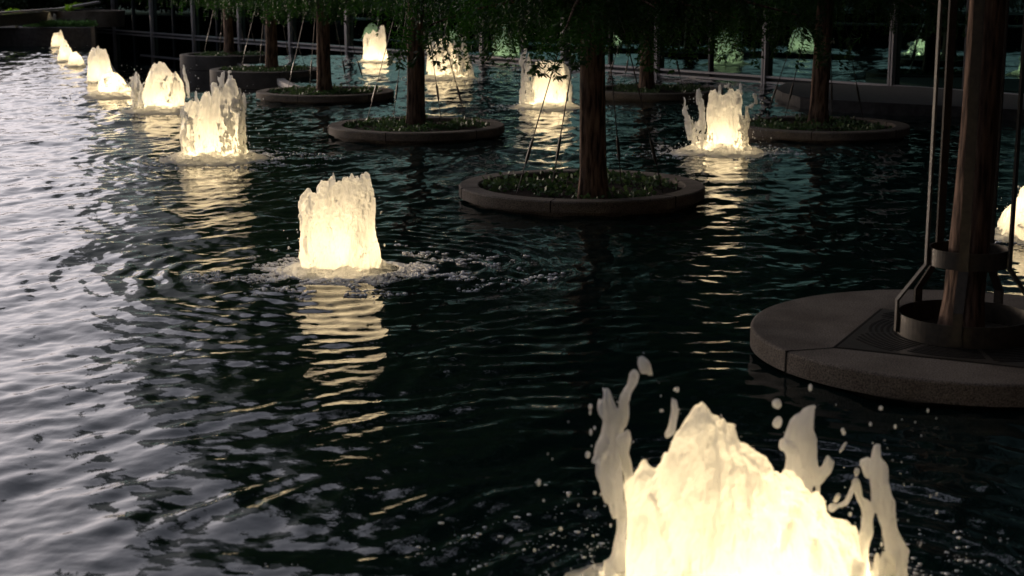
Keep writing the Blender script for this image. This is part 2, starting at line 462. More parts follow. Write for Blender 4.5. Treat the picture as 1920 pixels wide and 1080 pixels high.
def leafmass(name, pts, size, matl, parent=None, seed=1, droop=0.0, asp=.5):
    """many small leaf quads at pts (n,3)"""
    r = np.random.default_rng(seed); n = len(pts)
    a = r.normal(size=(n, 3)); a[:, 2] -= droop*2; a /= np.linalg.norm(a, axis=1)[:, None]
    b_ = np.cross(a, r.normal(size=(n, 3))); b_ /= np.linalg.norm(b_, axis=1)[:, None]
    s_ = size*(.6+.8*r.random(n))[:, None]
    P = np.asarray(pts)
    V = np.stack([P-b_*s_*asp*.5, P+a*s_*.5-b_*s_*.05, P+a*s_, P+a*s_*.5+b_*s_*asp*.6], 1).reshape(-1, 3)
    V = np.stack([P, P+a*s_*.5-b_*s_*asp*.5, P+a*s_, P+a*s_*.5+b_*s_*asp*.5], 1).reshape(-1, 3)
    return link(name, np_mesh(name, V, np.arange(4*n).reshape(n, 4)), matl, parent)

r = np.random.default_rng(5)
for nm, x0, x1, y, z, lab in (('ledge_plants', -13.45, -11.5, BK+.5, .50, 'strip of low green plants on the lower ledge of the far wall'),
                     ('ledge_plants', -13.9, -12.2, BK+2.1, .66, 'strip of low green plants on the upper ledge of the far wall')):
    n = 2600
    P = np.stack([x0+(x1-x0)*r.random(n), y+.35*r.random(n), z+.13*r.random(n)**1.3], 1)
    tag(leafmass(nm, P, .07, HEDGE, seed=3, droop=-.5), lab, 'plants', kind='stuff')

# far fountain basin, kerb, lime borders, pale wall, dark park trees
mb = MB(); a, b_ = pt(-40, 27, .95), pt(110, 17, .95); c_ = pt(185, 4, 1.1)
kb = empty('ramp_kerb', a); mb.seg(a, b_, .14, .06); mb.seg(b_, c_, .14, .06); into(mb.build('kerb_stone', CAP), kb)
mb = MB(); mb.prism([(a.x, a.y), (b_.x, b_.y), (b_.x, b_.y+.6), (a.x, a.y+.6)], .6, .90); mb.prism([(b_.x, b_.y), (c_.x, c_.y), (c_.x, c_.y+.6), (b_.x, b_.y+.6)], .6, .92)
into(mb.build('kerb_base', STONE), kb); tag(kb, 'pale kerb of a sloping walk beyond the far wall at top left', 'kerb')
for (x0, y0, x1, y1, zz, lab) in ((18, 27.5, 36, 26, .83, 'lime green border plants under the kerb at its left'),
                              (128, 18, 158, 11, .93, 'lime green border plants under the rising part of the kerb'),
                              (170, 6, 182, 3, 1.02, 'small lime green plant tuft beside the glass corner')):
    A, B = pt(x0, y0, zz), pt(x1, y1, zz); n = 900
    q = r.random(n)[:, None]
    P = np.array(A)*(1-q)+np.array(B)*q+np.stack([.1*r.random(n), -.25-.2*r.random(n), .12*r.random(n)-.03], 1)
    tag(leafmass('border_plants', P, .09, LIME, seed=4), lab, 'plants', kind='stuff')
mb = MB(); p = pt(92, 14, .6); mb.box((p.x, p.y, 1.1), (6.5, .5, 1.0)); 
pw = mb.build('garden_wall', CAP); tag(pw, 'pale low garden wall far behind the distant fountain', 'wall')
mb = MB(); p = pt(158, 34, .7); mb.ring((p.x, p.y+.6, .45), [(.95, 0), (1.0, .45), (.86, .45), (.84, .36), (.01, .36), (.01, 0)], 40)
bp_ = mb.build('stone_basin', CONC); tag(bp_, 'brownish stone planter tub beside the glass corner beyond the wall', 'planter')

def park_tree(x, y, h, rad, seed, lab, z0=.6, leaf=.22, cat='shrub'):
    tr = empty('park_'+cat, (x, y, z0)); tag(tr, lab, cat, 'unseen dark trees added beside the pool' if cat == 'tree' else 'dark shrubs beyond the far wall')
    rr = random.Random(seed)
    mb = MB()
    mb.tube([(0, 0, -.1), (.05, 0, h*.3), (.1, .1, h*.7)], [.22*h/8+.02, .16*h/8+.015, .07*h/8+.01], 8)
    for k in range(6):
        a_ = k*1.1+rr.random(); mb.tube([(.03, 0, h*(.28+.06*k)), (math.cos(a_)*rad*.7, math.sin(a_)*rad*.7, h*(.5+.06*k))], [.08*h/8+.01, .03*h/8+.005], 5)
    mb.build('trunk', BARK, tr)
    g = np.random.default_rng(seed); n = 9000
    cl = g.normal(size=(60, 3))*np.array([rad*.5, rad*.5, h*.2])+np.array([0, 0, h*.62])
    P = cl[g.integers(0, 60, n)]+g.normal(size=(n, 3))*rad*.13
    P = P[P[:, 2] > h*.12]
    leafmass('crown', P, leaf, DARKTREE, tr, seed)
    return tr
for i, (px, dist, h, rad, lab) in enumerate(((-30, 50, 1.25, 1.3, 'dark shrub cut by the left edge beyond the far wall'), (22, 52, 1.15, 1.3, 'dark rounded shrub at far left above the pale kerb'),
        (58, 48.5, 1.1, .8, 'small dark shrub left of the distant fountain'), (112, 51, 1.2, 1.0, 'dark shrub right above the distant fountain'), (150, 49, 1.3, .8, 'dark shrub behind the stone tub near the glass corner'),
        (178, 52, 1.4, 1.0, 'dark shrub partly hidden behind the glass corner'), (0, 60, 1.5, 2.4, 'broad dark shrub in the rear row at far left'), (128, 62, 1.4, 1.8, 'broad dark shrub in the rear behind the kerb'))):
    park_tree((px-960)/F*dist*1.0, dist, h, rad, 20+i, lab, leaf=.11)
for i, (x, y, h_, rd, lab) in enumerate(((-15.2, 27, 9, 3.2, 'unseen tall dark tree added on the side bank to block sky, farthest of that row'), (-14.8, 21, 10, 3.3, 'unseen tall dark tree added on the side bank to block sky, second farthest'),
        (-14.5, 15, 10, 3.3, 'unseen tall dark tree added on the middle of the side bank to block sky'), (-14.2, 9, 10, 3.3, 'unseen tall dark tree added on the near part of the side bank to block sky'), (-14, 2, 11, 3.5, 'unseen tall dark tree added on the side bank to block sky, level with the photographer'))):
    park_tree(x, y, h_, rd, 60+i, lab, z0=.8, cat='tree')  # unseen trees, added to block the sky mirrored in the glass at right
# left bank (mirrored in the glass)
mb = MB(); mb.prism([(-14.4, BK), (-26, BK), (-24, -2), (-8.2, -2)], -.9, .52)
lb = empty('side_bank', (-14, 20, 0)); tag(lb, 'dark stone bank along the left side of the pool', 'wall'); into(mb.build('bank_wall', STONE), lb)
mb = MB(); mb.seg((-14.4, BK, .55), (-8.2, -2, .55), .32, .06); mb.seg((-16.4, BK, .85), (-11.2, -2, .85), .32, .06); into(mb.build('cap_stone', CAP), lb)
mb = MB(); mb.prism([(-16.5, BK), (-26, BK), (-24, -2), (-11.3, -2)], .5, .80); into(mb.build('upper_step', STONE), lb)
# paved edge the photographer stands on
mb = MB(); mb.prism([(-8, 1.0), (12, 1.0), (12, -12), (-8, -12)], -1.0, .12); o = mb.build('plaza_pavement', CONC); tag(o, kind='structure')
# unseen tower blocks added behind and at right to keep sky light off
tw = empty('shading_tower', (14, -12, 0)); tag(tw, 'unseen tall dark tower blocks added behind the photographer and at right to shade the pool', 'building')
mb = MB(); mb.prism([(-18, -9), (60, -9), (60, -40), (-18, -40)], -1, 70); mb.prism([(22, 36), (60, 36), (60, -8.9), (22, -8.9)], -1, 45); into(mb.build('shading_wall', STONE), tw)
# right bank platform
led = [at(*p, .0) for p in ((1453, 184), (1466, 193), (1500, 202), (1560, 208), (1640, 213), (1760, 219))]
lp = [(p.x, p.y) for p in led]
e0 = FA+FD*((Vector((*lp[0], 0))-FA).dot(FD)-.1); e1 = FA+FD*36
lp += [(lp[-1][0]+3.5, lp[-1][1]-2.6), (e1.x-.2, e1.y-.25)]
c0 = Vector((*lp[0], 0)); e = FA+FD*((c0-FA).dot(FD)+1.2)-FN*.12
lp.append((e.x, e.y)); 
cx_, cy_ = at(1475, 172).x, at(1475, 172).y
lp.append((cx_, cy_))
mb = MB(); mb.prism(lp, -.9, .16); pf = mb.build('curved_ledge', STONE); tag(pf, 'low grey concrete ledge with rounded end along the glass front at right', 'ledge')

# ------------------------------------------------------------------ round planters
def planter(key, tall, lab):
    p = PL[key]; h = RIM
    root = empty('round_planter', (p.x, p.y, 0)); tag(root, lab, 'planter', 'round concrete planters standing in the pool')
    mb = MB(); bot = -1.0
    c = .012
    if not tall: mb.ring((0, 0, 0), [(PR-.07, bot), (PR-.07, .036), (PR-.17, .036), (PR-.17, bot)], 96)
    bo = bot if tall else .035
    mb.ring((0, 0, 0), [(PR, bo), (PR, h-c), (PR-c, h), (PR-.18+c, h), (PR-.18, h-c), (PR-.18, bo)], 96)
    mb.build('rim', CONC_D if tall else CONC, root, False)
    j = MB()
    if tall:
        j.ring((0, 0, 0), [(PR-.02, -.20), (PR+.003, -.20), (PR+.003, -.187), (PR-.02, -.187)], 96)
        angs = (-2.1, -1.2, -.2, .9, 2.0, 3.0)
    else: angs = (-2.9, -1.85, -.8, .25, 1.3, 2.35)
    if tall: j.build('course_joint', JOINT, root)
    for a_ in angs:
        j = MB(); j.box(((PR-.09)*math.cos(a_), (PR-.09)*math.sin(a_), h-(.09 if tall else .047)), (.186, .008, .182 if tall else .096), a_)
        j.build('joint', JOINT, root)
    s_ = MB(); s_.ring((0, 0, 0), [(PR-.17, h-.12), (PR-.17, h-.055), (.55, h-.03), (.01, h-.015), (.01, h-.12)], 40); s_.build('soil', SOIL, root)
    return root
PL['q1'] = Vector((-4.9, 6.6, RIM)); PL['q2'] = Vector((-6.9, 11.5, RIM))  # unseen, added to seat the two shading cypresses
LABP = {'q1': 'unseen round planter under the added cypress nearest the photographer', 'q2': 'unseen round planter under the added cypress farther from the photographer',
        'p1': 'round concrete planter in mid pool, nearest of those with ground cover', 'p2': 'round leafy planter between the large left jets and the glass front',
        'p3': 'low round planter just right of the two tall planter drums', 't2': 'nearer of the two tall concrete planter drums beside the sunken pool',
        't1': 'farther of the two tall concrete planter drums, closest to the glass', 'p4': 'small dark far planter behind the thick mid pool trunk',
        'p5': 'dark round planter behind and right of the splashing jet'}
for k in LABP: planter(k, k in ('t1', 't2'), LABP[k])

# ground cover leaves, shared mesh
g = np.random.default_rng(9); n = 2600
rr = np.sqrt(g.random(n))*.90; aa = g.random(n)*2*math.pi
dens = vn(rr*np.cos(aa)*3, rr*np.sin(aa)*3, 1.0)
kp = (dens > -.1) & (rr > .13); rr, aa = rr[kp], aa[kp]
P = np.stack([rr*np.cos(aa), rr*np.sin(aa), RIM-.055+.075*g.random(len(rr))**1.6], 1)
gc = None
for k, lab in (('p1', 'small leaved green ground cover filling the nearest mid pool planter'), ('p2', 'dense pale leaved ground cover in the planter left of centre'),
               ('p3', 'sparse ground cover in the low planter beside the tall drums'), ('t2', 'ground cover inside the nearer tall drum'), ('t1', 'ground cover inside the farther tall drum'),
               ('p5', 'dark ground cover in the planter behind the splashing jet'), ('p4', 'dark ground cover in the far planter behind the thick trunk')):
    if gc is None: gc = leafmass('ground_cover', P, .042, IVY, None, 8, -.3, .85); o = gc
    else: o = gc.copy(); COL.objects.link(o)
    o.location = (PL[k].x, PL[k].y, 0); o.rotation_euler.z = random.random()*6
    tag(o, lab, 'ground cover', kind='stuff')

# ------------------------------------------------------------------ cypress trees
def crown_mesh(seed, lowz, rmax, full=1.0, ntw=1.0, z_lo=1.5):
    """hanging feathery sprays: V, faces (quads)"""
    g = np.random.default_rng(seed); quads = []; limbs = []
    nl = int(104*full)
    for i in range(nl):
        z0 = z_lo+7.6*(i/nl)**1.9+g.random()*.12
        L = rmax*(1.0-.6*max(z0-2.2, 0)/7)*(.75+.4*g.random()); a_ = i*2.399+g.random()*.5
        up = .28-.2*g.random(); pts = []
        for q in range(6):
            t_ = q/5; pts.append((math.cos(a_)*L*t_, math.sin(a_)*L*t_, z0+up*L*t_-.5*L*t_*t_*(.5 if z0 > 3 else .62)))
        limbs.append(pts)
        pts = np.array(pts); ns = int(max(8, L*(19 if z0 < 2.9 else 11))*ntw)
        for s_ in range(ns):
            t_ = .12+.88*g.random(); q = t_*5; k = min(int(q), 4); p0 = pts[k]+(pts[k+1]-pts[k])*(q-k)
            p0 = p0+g.normal(size=3)*np.array([.1, .1, .05])
            near = z0 < 2.9
            ln = (.22+.42*g.random()) if near else (.3+.3*g.random())
            nseg = 22 if near else 8
            u = g.random()*6.28; dx = np.array([math.cos(u), math.sin(u), 0])*(.10+.35*g.random())
            tt = np.linspace(0, 1, nseg)[:, None]
            axis = p0+dx*ln*tt*(1.4-.5*tt)+np.array([0, 0, -1])*ln*(tt**1.25)*.95
            if near: axis[:, 2] = np.maximum(axis[:, 2], lowz+.12*g.random())
            ll = (.075 if near else .17)*(1-.55*tt)*(.7+.6*g.random((nseg, 1))); wd = .0065 if near else .042
            for sgn in (-1, 1):
                an = g.random()*6.28
                lat = np.array([math.cos(an), math.sin(an), 0])*sgn+g.normal(size=(nseg, 3))*.35
                lat[:, 2] -= .65; lat /= np.linalg.norm(lat, axis=1)[:, None]
                tip = axis+lat*ll; wv = np.cross(lat, g.normal(size=(nseg, 3))); wv /= np.linalg.norm(wv, axis=1)[:, None]
                quads.append(np.stack([axis-wv*wd*.4, axis+lat*ll*.5-wv*wd, tip, axis+lat*ll*.5+wv*wd], 1))
    Q_ = np.concatenate(quads); V_ = Q_.reshape(-1, 3)
    return V_, np.arange(len(V_)).reshape(-1, 4), limbs

def trunk_mb(seed, limbs, r0=.115):
    rr = random.Random(seed); mb = MB(); n = 20; K = 40; b0 = 0
    for i in range(K):
        z = 9.6*(i/(K-1)); rad = r0*(1-.085*z)+.03*math.exp(-z/.12)
        rad = max(.02, rad)
        for k in range(n):
            a_ = 2*math.pi*k/n
            q = rad*(1+.07*math.sin(3*a_+z*.7+seed)+.05*math.sin(7*a_+z*2)+.03*(rr.random()-.5))
            mb.v.append((q*math.cos(a_)+.02*math.sin(z*1.3+seed), q*math.sin(a_), z-.06))
    for i in range(K-1):
        for k in range(n):
            k2 = (k+1) % n; mb.f.append((i*n+k, i*n+k2, (i+1)*n+k2, (i+1)*n+k))
    for L in limbs:
        mb.tube(L[:5], [.03, .024, .018, .012, .006], 5, False)
    return mb
WA = (R(28), R(66), R(118), R(155))
def make_tree(seed, lowz, rmax, z_lo):
    root = empty('bald_cypress', (0, 0, 0))
    V_, F_, limbs = crown_mesh(seed, lowz, rmax, z_lo=z_lo)
    trunk_mb(seed, limbs).build('trunk', BARK, root, True)
    link('crown', np_mesh('crown', V_, F_), FROND, root)
    return root
def add_wires(root):
    for a_ in WA:
        top = Vector((math.cos(a_)*.1, math.sin(a_)*.1, 2.0)); bot = Vector((math.cos(a_)*.72, math.sin(a_)*.72, -.02))
        mb = MB(); mb.tube([bot, top], .0055, 5); wr = mb.build('guy_wire', WIRE, root)
        d = (top-bot); mb = MB(); mb.tube([bot+d*.13, bot+d*.15, bot+d*.22, bot+d*.24], [.008, .014, .014, .008], 6); mb.build('turnbuckle', WIRE, wr)
def copy_tree(o, parent=None):
    c = o.copy(); COL.objects.link(c)
    if parent is not None: c.parent = parent
    for ch in list(o.children): copy_tree(ch, c)
    return c
protos = [make_tree(3, 1.16, 2.0, 1.6), make_tree(8, 1.28, 1.8, 1.85), make_tree(14, 1.12, 2.0, 1.6)]
TR = [('p1', 1112, 372, 0, 'thick reddish cypress trunk in the nearest mid pool planter'), ('p2', 780, 236, 1, 'cypress in the densely planted round planter left of centre'),
      ('p3', 610, 173, 2, 'cypress in the low planter right of the two tall drums'), ('t2', 509, 130, 0, 'cypress growing in the nearer tall concrete drum'),
      ('t1', 430, 102, 1, 'bright leaved cypress growing in the farther tall drum'), ('p4', 1212, 170, 0, 'slim far cypress between the thick trunk and the splashing jet'),
      ('p5', 1537, 234, 2, 'dark cypress in the planter behind the splashing jet')]
TR += [('q1', 0, 0, 2, 'unseen cypress added outside the left edge to darken the water, nearest the photographer'), ('q2', 0, 0, 0, 'unseen cypress added outside the left edge to darken the water, farther from the photographer')]  # unseen crowns added so the near ripples mirror dark foliage
usedp = set(); trees = []
for i, (k, px, py, pr, lab) in enumerate(TR):
    if pr in usedp: r_ = copy_tree(protos[pr])
    else: r_ = protos[pr]; usedp.add(pr)
    trees.append(r_)
    p = at(px, py-(4 if py > 200 else 1), RIM-.02) if px else PL[k]-Vector((0, 0, .02)); r_.location = p
    rz = (0, 1.9, 4.0, 2.6, 5.1, .8, 3.3, 1, 2)[i]; r_.rotation_euler = (0, R((0.3, .6, -.3, .5, 0, .3, .6, 0, 0)[i]), 0)
    for ch in r_.children:
        ch.rotation_euler.z = rz
    tag(r_, lab, 'tree', 'bald cypress trees in the round planters')
for r_ in trees: add_wires(r_)

# ------------------------------------------------------------------ near island with grate and tree guard
p0 = PL['p0']; tc0 = at(1807, 627, RIM)
isl = empty('round_island', (p0.x, p0.y, 0)); tag(isl, 'large round concrete island at right carrying the guarded tree', 'island')
TOP = RIM
mb = MB(); mb.ring((0, 0, 0), [(PR, .022), (PR, TOP-.012), (PR-.004, TOP-.004), (PR-.014, TOP), (.002, TOP), (.002, .022)], 160); mb.build('slab', CONC, isl)
mb = MB(); mb.ring((0, 0, 0), [(PR-.1, -1), (PR-.1, .021), (.002, .021), (.002, -1)], 96); mb.build('base', CONC_D, isl)
ga, gb = at(1565, 652, TOP), at(1655, 578, TOP)
e1 = (gb-ga); e1.z = 0; S_ = 1.02; e1.normalize(); e2 = Vector((e1.y, -e1.x, 0))
gcn = ga+e1*S_*.5+e2*S_*.5
j = MB()
def groove(a_, b_, w_=.012):
    c = (a_+b_)/2; d = b_-a_
    j.box((c.x-p0.x, c.y-p0.y, TOP-.02), (d.length, w_, .0424), math.atan2(d.y, d.x))
q = at(1455, 660, TOP); dq = (q-ga).normalized()
rimpt = None
t_ = 0
while ((ga+dq*t_)-p0).length < PR-.004: t_ += .01
rimpt = ga+dq*t_
groove(ga, rimpt); groove(ga-e1*.01, ga+e1*(S_+.01), .02); groove(ga, ga+e2*(S_), .014); groove(ga+e1*S_, ga+e1*S_+e2*S_)
an = math.atan2(rimpt.y-p0.y, rimpt.x-p0.x)
j.box(((PR-.02)*math.cos(an), (PR-.02)*math.sin(an), TOP-.052), (.046, .012, .108), an)
j.build('joint', JOINT, isl)
gr = empty('tree_grate', (gcn.x, gcn.y, TOP)); gr.rotation_euler.z = math.atan2(e1.y, e1.x)
tag(gr, 'square iron tree grate with concentric slots set in the island', 'tree grate')
mb = MB(); mb.box((0, 0, .001), (S_-.02, S_-.02, .006)); mb.build('frame_plate', METAL, gr)
mb = MB(); lc = Vector((tc0.x-gcn.x, tc0.y-gcn.y, 0)); lc = Matrix.Rotation(-gr.rotation_euler.z, 4, 'Z') @ lc
H_ = S_/2-.05
for k in range(9):
    rad = .36+.030*k
    n = 220; run = None
    for i in range(n+1):
        a_ = 2*math.pi*i/n; x, y = lc.x+rad*math.cos(a_), lc.y+rad*math.sin(a_)
        seam = abs(((a_*8/(2*math.pi)) % 1)-.5) < .035
        ok = abs(x) < H_ and abs(y) < H_ and not seam
        if ok and run is None: run = a_
        if (not ok or i == n) and run is not None:
            if a_-run > .06: mb.ring((lc.x, lc.y, .0045), [(rad-.0075, -.002), (rad+.0075, -.002), (rad+.0075, .001), (rad-.0075, .001)], max(3, int((a_-run)*20)), run, a_)
            run = None
mb.build('slot', JOINT, gr)

gd = empty('tree_guard', (tc0.x, tc0.y, TOP+.005)); tag(gd, 'bronze steel tree guard with inward bent bars round the near trunk', 'tree guard')
RB, RM = .345, .205
mb = MB(); mb.ring((0, 0, 0), [(RB, 0), (RB, .11), (RB-.008, .11), (RB-.008, 0)], 72); mb.build('base_ring', METAL, gd)
mb = MB(); mb.ring((0, 0, 0), [(RM-.001, .37), (RM-.001, .46), (RM-.009, .46), (RM-.009, .37)], 64); mb.build('upper_band', METAL, gd)
mb = MB(); mb.ring((0, 0, 0), [(RM-.001, 1.95), (RM-.001, 2.04), (RM-.009, 2.04), (RM-.009, 1.95)], 64); mb.build('top_band', METAL, gd)
for a_ in (R(180-2), R(248), R(-34), R(45), R(118)):
    u = Vector((math.cos(a_), math.sin(a_), 0)); tg = Vector((-u.y, u.x, 0))
    pts = [(RB+.004, .01), (RB+.004, .18), (RM+.004, .37), (RM+.004, 2.06)]
    mb = MB(); wd, th = .05, .012
    vs = []
    for (r_, z_) in pts:
        for (s1, s2) in ((-1, 0), (1, 0), (1, 1), (-1, 1)):
            vs.append(u*(r_+s2*th)+tg*s1*wd/2+Vector((0, 0, z_)))
    fs = [(0, 3, 2, 1), (12, 13, 14, 15)]
    for q_ in range(3):
        for k_ in range(4): fs.append((q_*4+k_, q_*4+(k_+1) % 4, q_*4+4+(k_+1) % 4, q_*4+4+k_))
    mb.add(vs, fs); mb.build('bar', METAL, gd)
# near tree
nt_ = empty('bald_cypress', (tc0.x, tc0.y, TOP)); tag(nt_, 'nearest cypress trunk at right inside the steel tree guard', 'tree', 'bald cypress trees in the round planters')
V_, F_, limbs = crown_mesh(31, 2.45, 2.4, z_lo=3.0)
o = trunk_mb(31, limbs, .100).build('trunk', BARK, nt_, True)
link('crown', np_mesh('crown', V_, F_), FROND, nt_)

# ------------------------------------------------------------------ fountains
def blob_mesh(name, P, rad, squash, parent, seed=1, m=None):
    """little water beads: P (n,3), rad (n,), each a 14-face ball"""
    base = []
    for zz, n_ in ((1, 1), (.5, 5), (-.5, 5), (-1, 1)):
        if n_ == 1: base.append((0, 0, zz))
        else:
            for k in range(5):
                a_ = 2*math.pi*(k+(.5 if zz < 0 else 0))/5; base.append((.87*math.cos(a_), .87*math.sin(a_), zz))
    base = np.array(base, np.float32)
    f = []
    for k in range(5):
        k2 = (k+1) % 5; f += [(0, 1+k, 1+k2), (1+k, 6+k, 1+k2), (6+k, 6+k2, 1+k2), (6+k, 11, 6+k2)]
    f = np.array(f)
    g = np.random.default_rng(seed); n_ = len(P)
    sc = rad[:, None]*squash*(.75+.5*g.random((n_, 3)))
    V = (P[:, None, :]+base[None]*sc[:, None, :]).reshape(-1, 3)
    Fc = (f[None]+12*np.arange(n_)[:, None, None]).reshape(-1, 3)
    return link(name, np_mesh(name, V, Fc), m or FOAM, parent, True)

def fountain(key, lab, core, cur=None, strands=(), wide=1.0, drops=60, foam=250, foam_r=.7, power=2.9, seed=1, voxpx=1.4, hole=1.0, depth=None, foam_bias=0.0, froth=1.0, front=1.5):
    cxp, byp = FOUNT[key]; p = FP[key]
    d = math.sqrt(p.x**2+p.y**2+4)*1.0
    mpp = (p.y*math.cos(PITCH)+CAMZ*math.sin(PITCH))/F
    root = empty('fountain_jet', (p.x, p.y, 0)); tag(root, lab, 'fountain', 'lit bubbling jets in the pool')
    vh = mpp/math.cos(PITCH)
    C = np.array([((x-cxp)*mpp, (byp-y)*vh) for x, y in core], np.float32)
    cw = max(abs(C[0, 0]), abs(C[-1, 0])); cmid = (C[0, 0]+C[-1, 0])/2; chw = (C[-1, 0]-C[0, 0])/2
    allx = list(C[:, 0]); allz = list(C[:, 1])
    if cur:
        U = np.array([((x-cxp)*mpp, (byp-y)*vh) for x, y in cur], np.float32)
        allx += list(U[:, 0]); allz += list(U[:, 1]); umid = (U[0, 0]+U[-1, 0])/2; uhw = (U[-1, 0]-U[0, 0])/2
    for s_ in strands:
        for (x, y, r_) in s_: allx += [(x-cxp-r_)*mpp, (x-cxp+r_)*mpp]; allz.append((byp-y+r_)*vh)
    yr = (depth or 1.0)*max(chw, (uhw if cur else 0))
    skirt = 1.55*max(chw, (uhw*.95 if cur else 0))
    x0, x1 = min(min(allx), -skirt)-.05, max(max(allx), skirt)+.05; y0, y1 = -max(yr, skirt*.9)-.04, max(yr, skirt*.9)+.04; z0, z1 = -.06, max(allz)+.05
    h = mpp*voxpx
    xs_ = np.arange(x0, x1, h, dtype=np.float32); ys_ = np.arange(y0, y1, h, dtype=np.float32); zs_ = np.arange(z0, z1, h, dtype=np.float32)
    X, Y = np.meshgrid(xs_, ys_, indexing='ij')
    X3, Y3, Z3 = X[..., None], Y[..., None], zs_[None, None, :]
    S = .28/max(chw, .12)
    o60 = 1.0 if h*60*S < .75 else 0.0; o110 = 1.0 if h*110*S < .75 else 0.0
    low_n = vn(X3*9*S, Y3*9*S, Z3*6*S, seed); 
    xw = X3+.045*chw*low_n*2; yw = Y3+.05*chw*vn(X3*8*S, Y3*8*S, Z3*5*S, seed+3)*2
    fine = vn(X3*30*S, Y3*30*S, Z3*9*S, seed+5); fine2 = vn(X3*60*S, Y3*60*S, Z3*24*S, seed+6)
    hc = np.interp(xw.ravel(), C[:, 0], C[:, 1], left=-.2, right=-.2).reshape(xw.shape)
    yn = np.clip(np.abs(yw)/(chw*(depth or 1.0)), 0, 1.3)
    xn = (xw-cmid)/chw
    rn = np.sqrt(np.clip(xn, -1.2, 1.2)**2+yn**2)
    drop_y = np.clip(1-yn**2.6, 0, 1)**.55
    spk = 1-.22*(yn > .12)*np.clip(yn*2, 0, 1)*(.5+.5*vn(X3*15*S, Y3*15*S, 0., seed+9))
    lim = .05
    f = np.clip((hc*drop_y*spk-Z3)*.6, -lim, lim)
    rside = (1.0-np.sqrt(np.clip(xn, -1.6, 1.6)**2+yn**2))*chw
    f = np.minimum(f, np.clip(rside+.02, -lim, lim))
    f = f+fine*(.021 if chw > .2 else .014)*min(1, chw/.2)+(.014*vn(X3*13*S, Y3*13*S, Z3*5*S, seed+31) if chw > .2 else 0)+(o60*fine2+o110*.6*vn(X3*110*S, Y3*110*S, Z3*60*S, seed+21))*.0075*min(1, chw/.2)
    if cur:
        hu = np.interp(xw.ravel(), U[:, 0], U[:, 1], left=-.2, right=-.2).reshape(xw.shape)
        ru = np.sqrt(((xw-umid)/uhw)**2+(yw/(uhw*(depth or 1.0)*.92))**2)
        rag = vn(X3*20*S, Y3*20*S, Z3*8*S, seed+11)*.55+vn(X3*46*S, Y3*46*S, Z3*22*S, seed+12)*.75
        hmod = hu*(.84+.22*vn(X3*17*S, Y3*17*S, 0., seed+13))
        xu = np.abs((xw-umid)/uhw)
        tv = np.clip(.17*(rag+.24-.26*hole+.12*(Z3 < .10)-front*np.clip(.62-xu, 0, .62)), -.1, .05)*uhw
        fu = np.minimum(tv-np.abs(ru-.83)*uhw, np.clip((hmod-Z3)*.6, -lim, lim))
        f = np.maximum(f, fu)
    g = np.random.default_rng(seed)
    for s_ in strands:
        yo = (g.random()-.35)*chw*.9 if key != 'j' else chw*(.15+.5*g.random())
        for q in range(len(s_)-1):
            a_, b_ = s_[q], s_[q+1]
            A = np.array([(a_[0]-cxp)*mpp, (byp-a_[1])*vh]); B = np.array([(b_[0]-cxp)*mpp, (byp-b_[1])*vh]); D = B-A
            t_ = np.clip(((xw-A[0])*D[0]+(Z3-A[1])*D[1])/(D@D), 0, 1)
            dist = np.sqrt((xw-A[0]-t_*D[0])**2+(Z3-A[1]-t_*D[1])**2+((yw-yo))**2)
            rr_ = (a_[2]+(b_[2]-a_[2])*t_)*mpp
            f = np.maximum(f, rr_*(1+.35*low_n)-dist+fine*.018*min(1, chw/.2)+fine2*.010*o60)
    # frothy skirt at the foot
    rs = np.sqrt((X3-cmid*.5)**2+(Y3*1.05)**2)/skirt
    hb = .095*np.exp(-(rs/.72)**4)+.035*np.exp(-(rs/1.0)**6)-.018
    hb = hb+.030*vn(X3*16*S, Y3*16*S, Z3*10, seed+15)*np.clip(1.3-rs, 0, 1)+.012*fine2*np.clip(1.2-rs, 0, 1)
    f = np.maximum(f, np.clip(hb-Z3, -lim, lim)-.04*np.clip(rs-1, 0, 1)*4)
    f = f.astype(np.float32)
    f[0] = f[-1] = -.05; f[:, 0] = f[:, -1] = -.05; f[:, :, -1] = -.05; f[:, :, 0] = -.05
    V, Q_ = surface_nets(f, (xs_[0], ys_[0], zs_[0]), h)
    link('water_column', np_mesh('water_column', V, Q_), FOAM, root, True)
    # froth clinging to the surface: the fuzzy edge of the jet
    nf = int(min(9000, 2600*max(chw, .1)/.25*froth)) if mpp < .0075 else 400; pick = g.integers(0, len(V), nf); Pv = V[pick]
    Pv = Pv+g.normal(size=(nf, 3))*np.array([1, 1, 1.4])*.0045*min(1.5, max(1, mpp*300))
    rv = (.0014+.0022*g.random(nf)**3)*min(1.6, max(.8, mpp*300))
    blob_mesh('froth', Pv, rv, np.array([1, 1, 1.3]), root, seed+7)['kind'] = 'stuff'
    # droplets
    if drops:
        wdt = (uhw if cur else chw)*1.25; H = max(C[:, 1].max(), U[:, 1].max() if cur else 0)
        a_ = np.where(g.random(drops) < .5, 0, math.pi)+g.normal(size=drops)*.55; rr_ = wdt*(.75+.45*g.random(drops)**1.5)
        zz = H*(.03+.95*g.random(drops)**1.3)
        P = np.stack([cmid+rr_*np.cos(a_), np.abs(rr_*np.sin(a_)*.8) if key == 'j' else rr_*np.sin(a_)*.8, zz], 1)
        rad = .0022+.0065*g.random(drops)**4
        blob_mesh('droplets', P, rad, np.array([1, 1, 1.5]), root, seed)['kind'] = 'stuff'
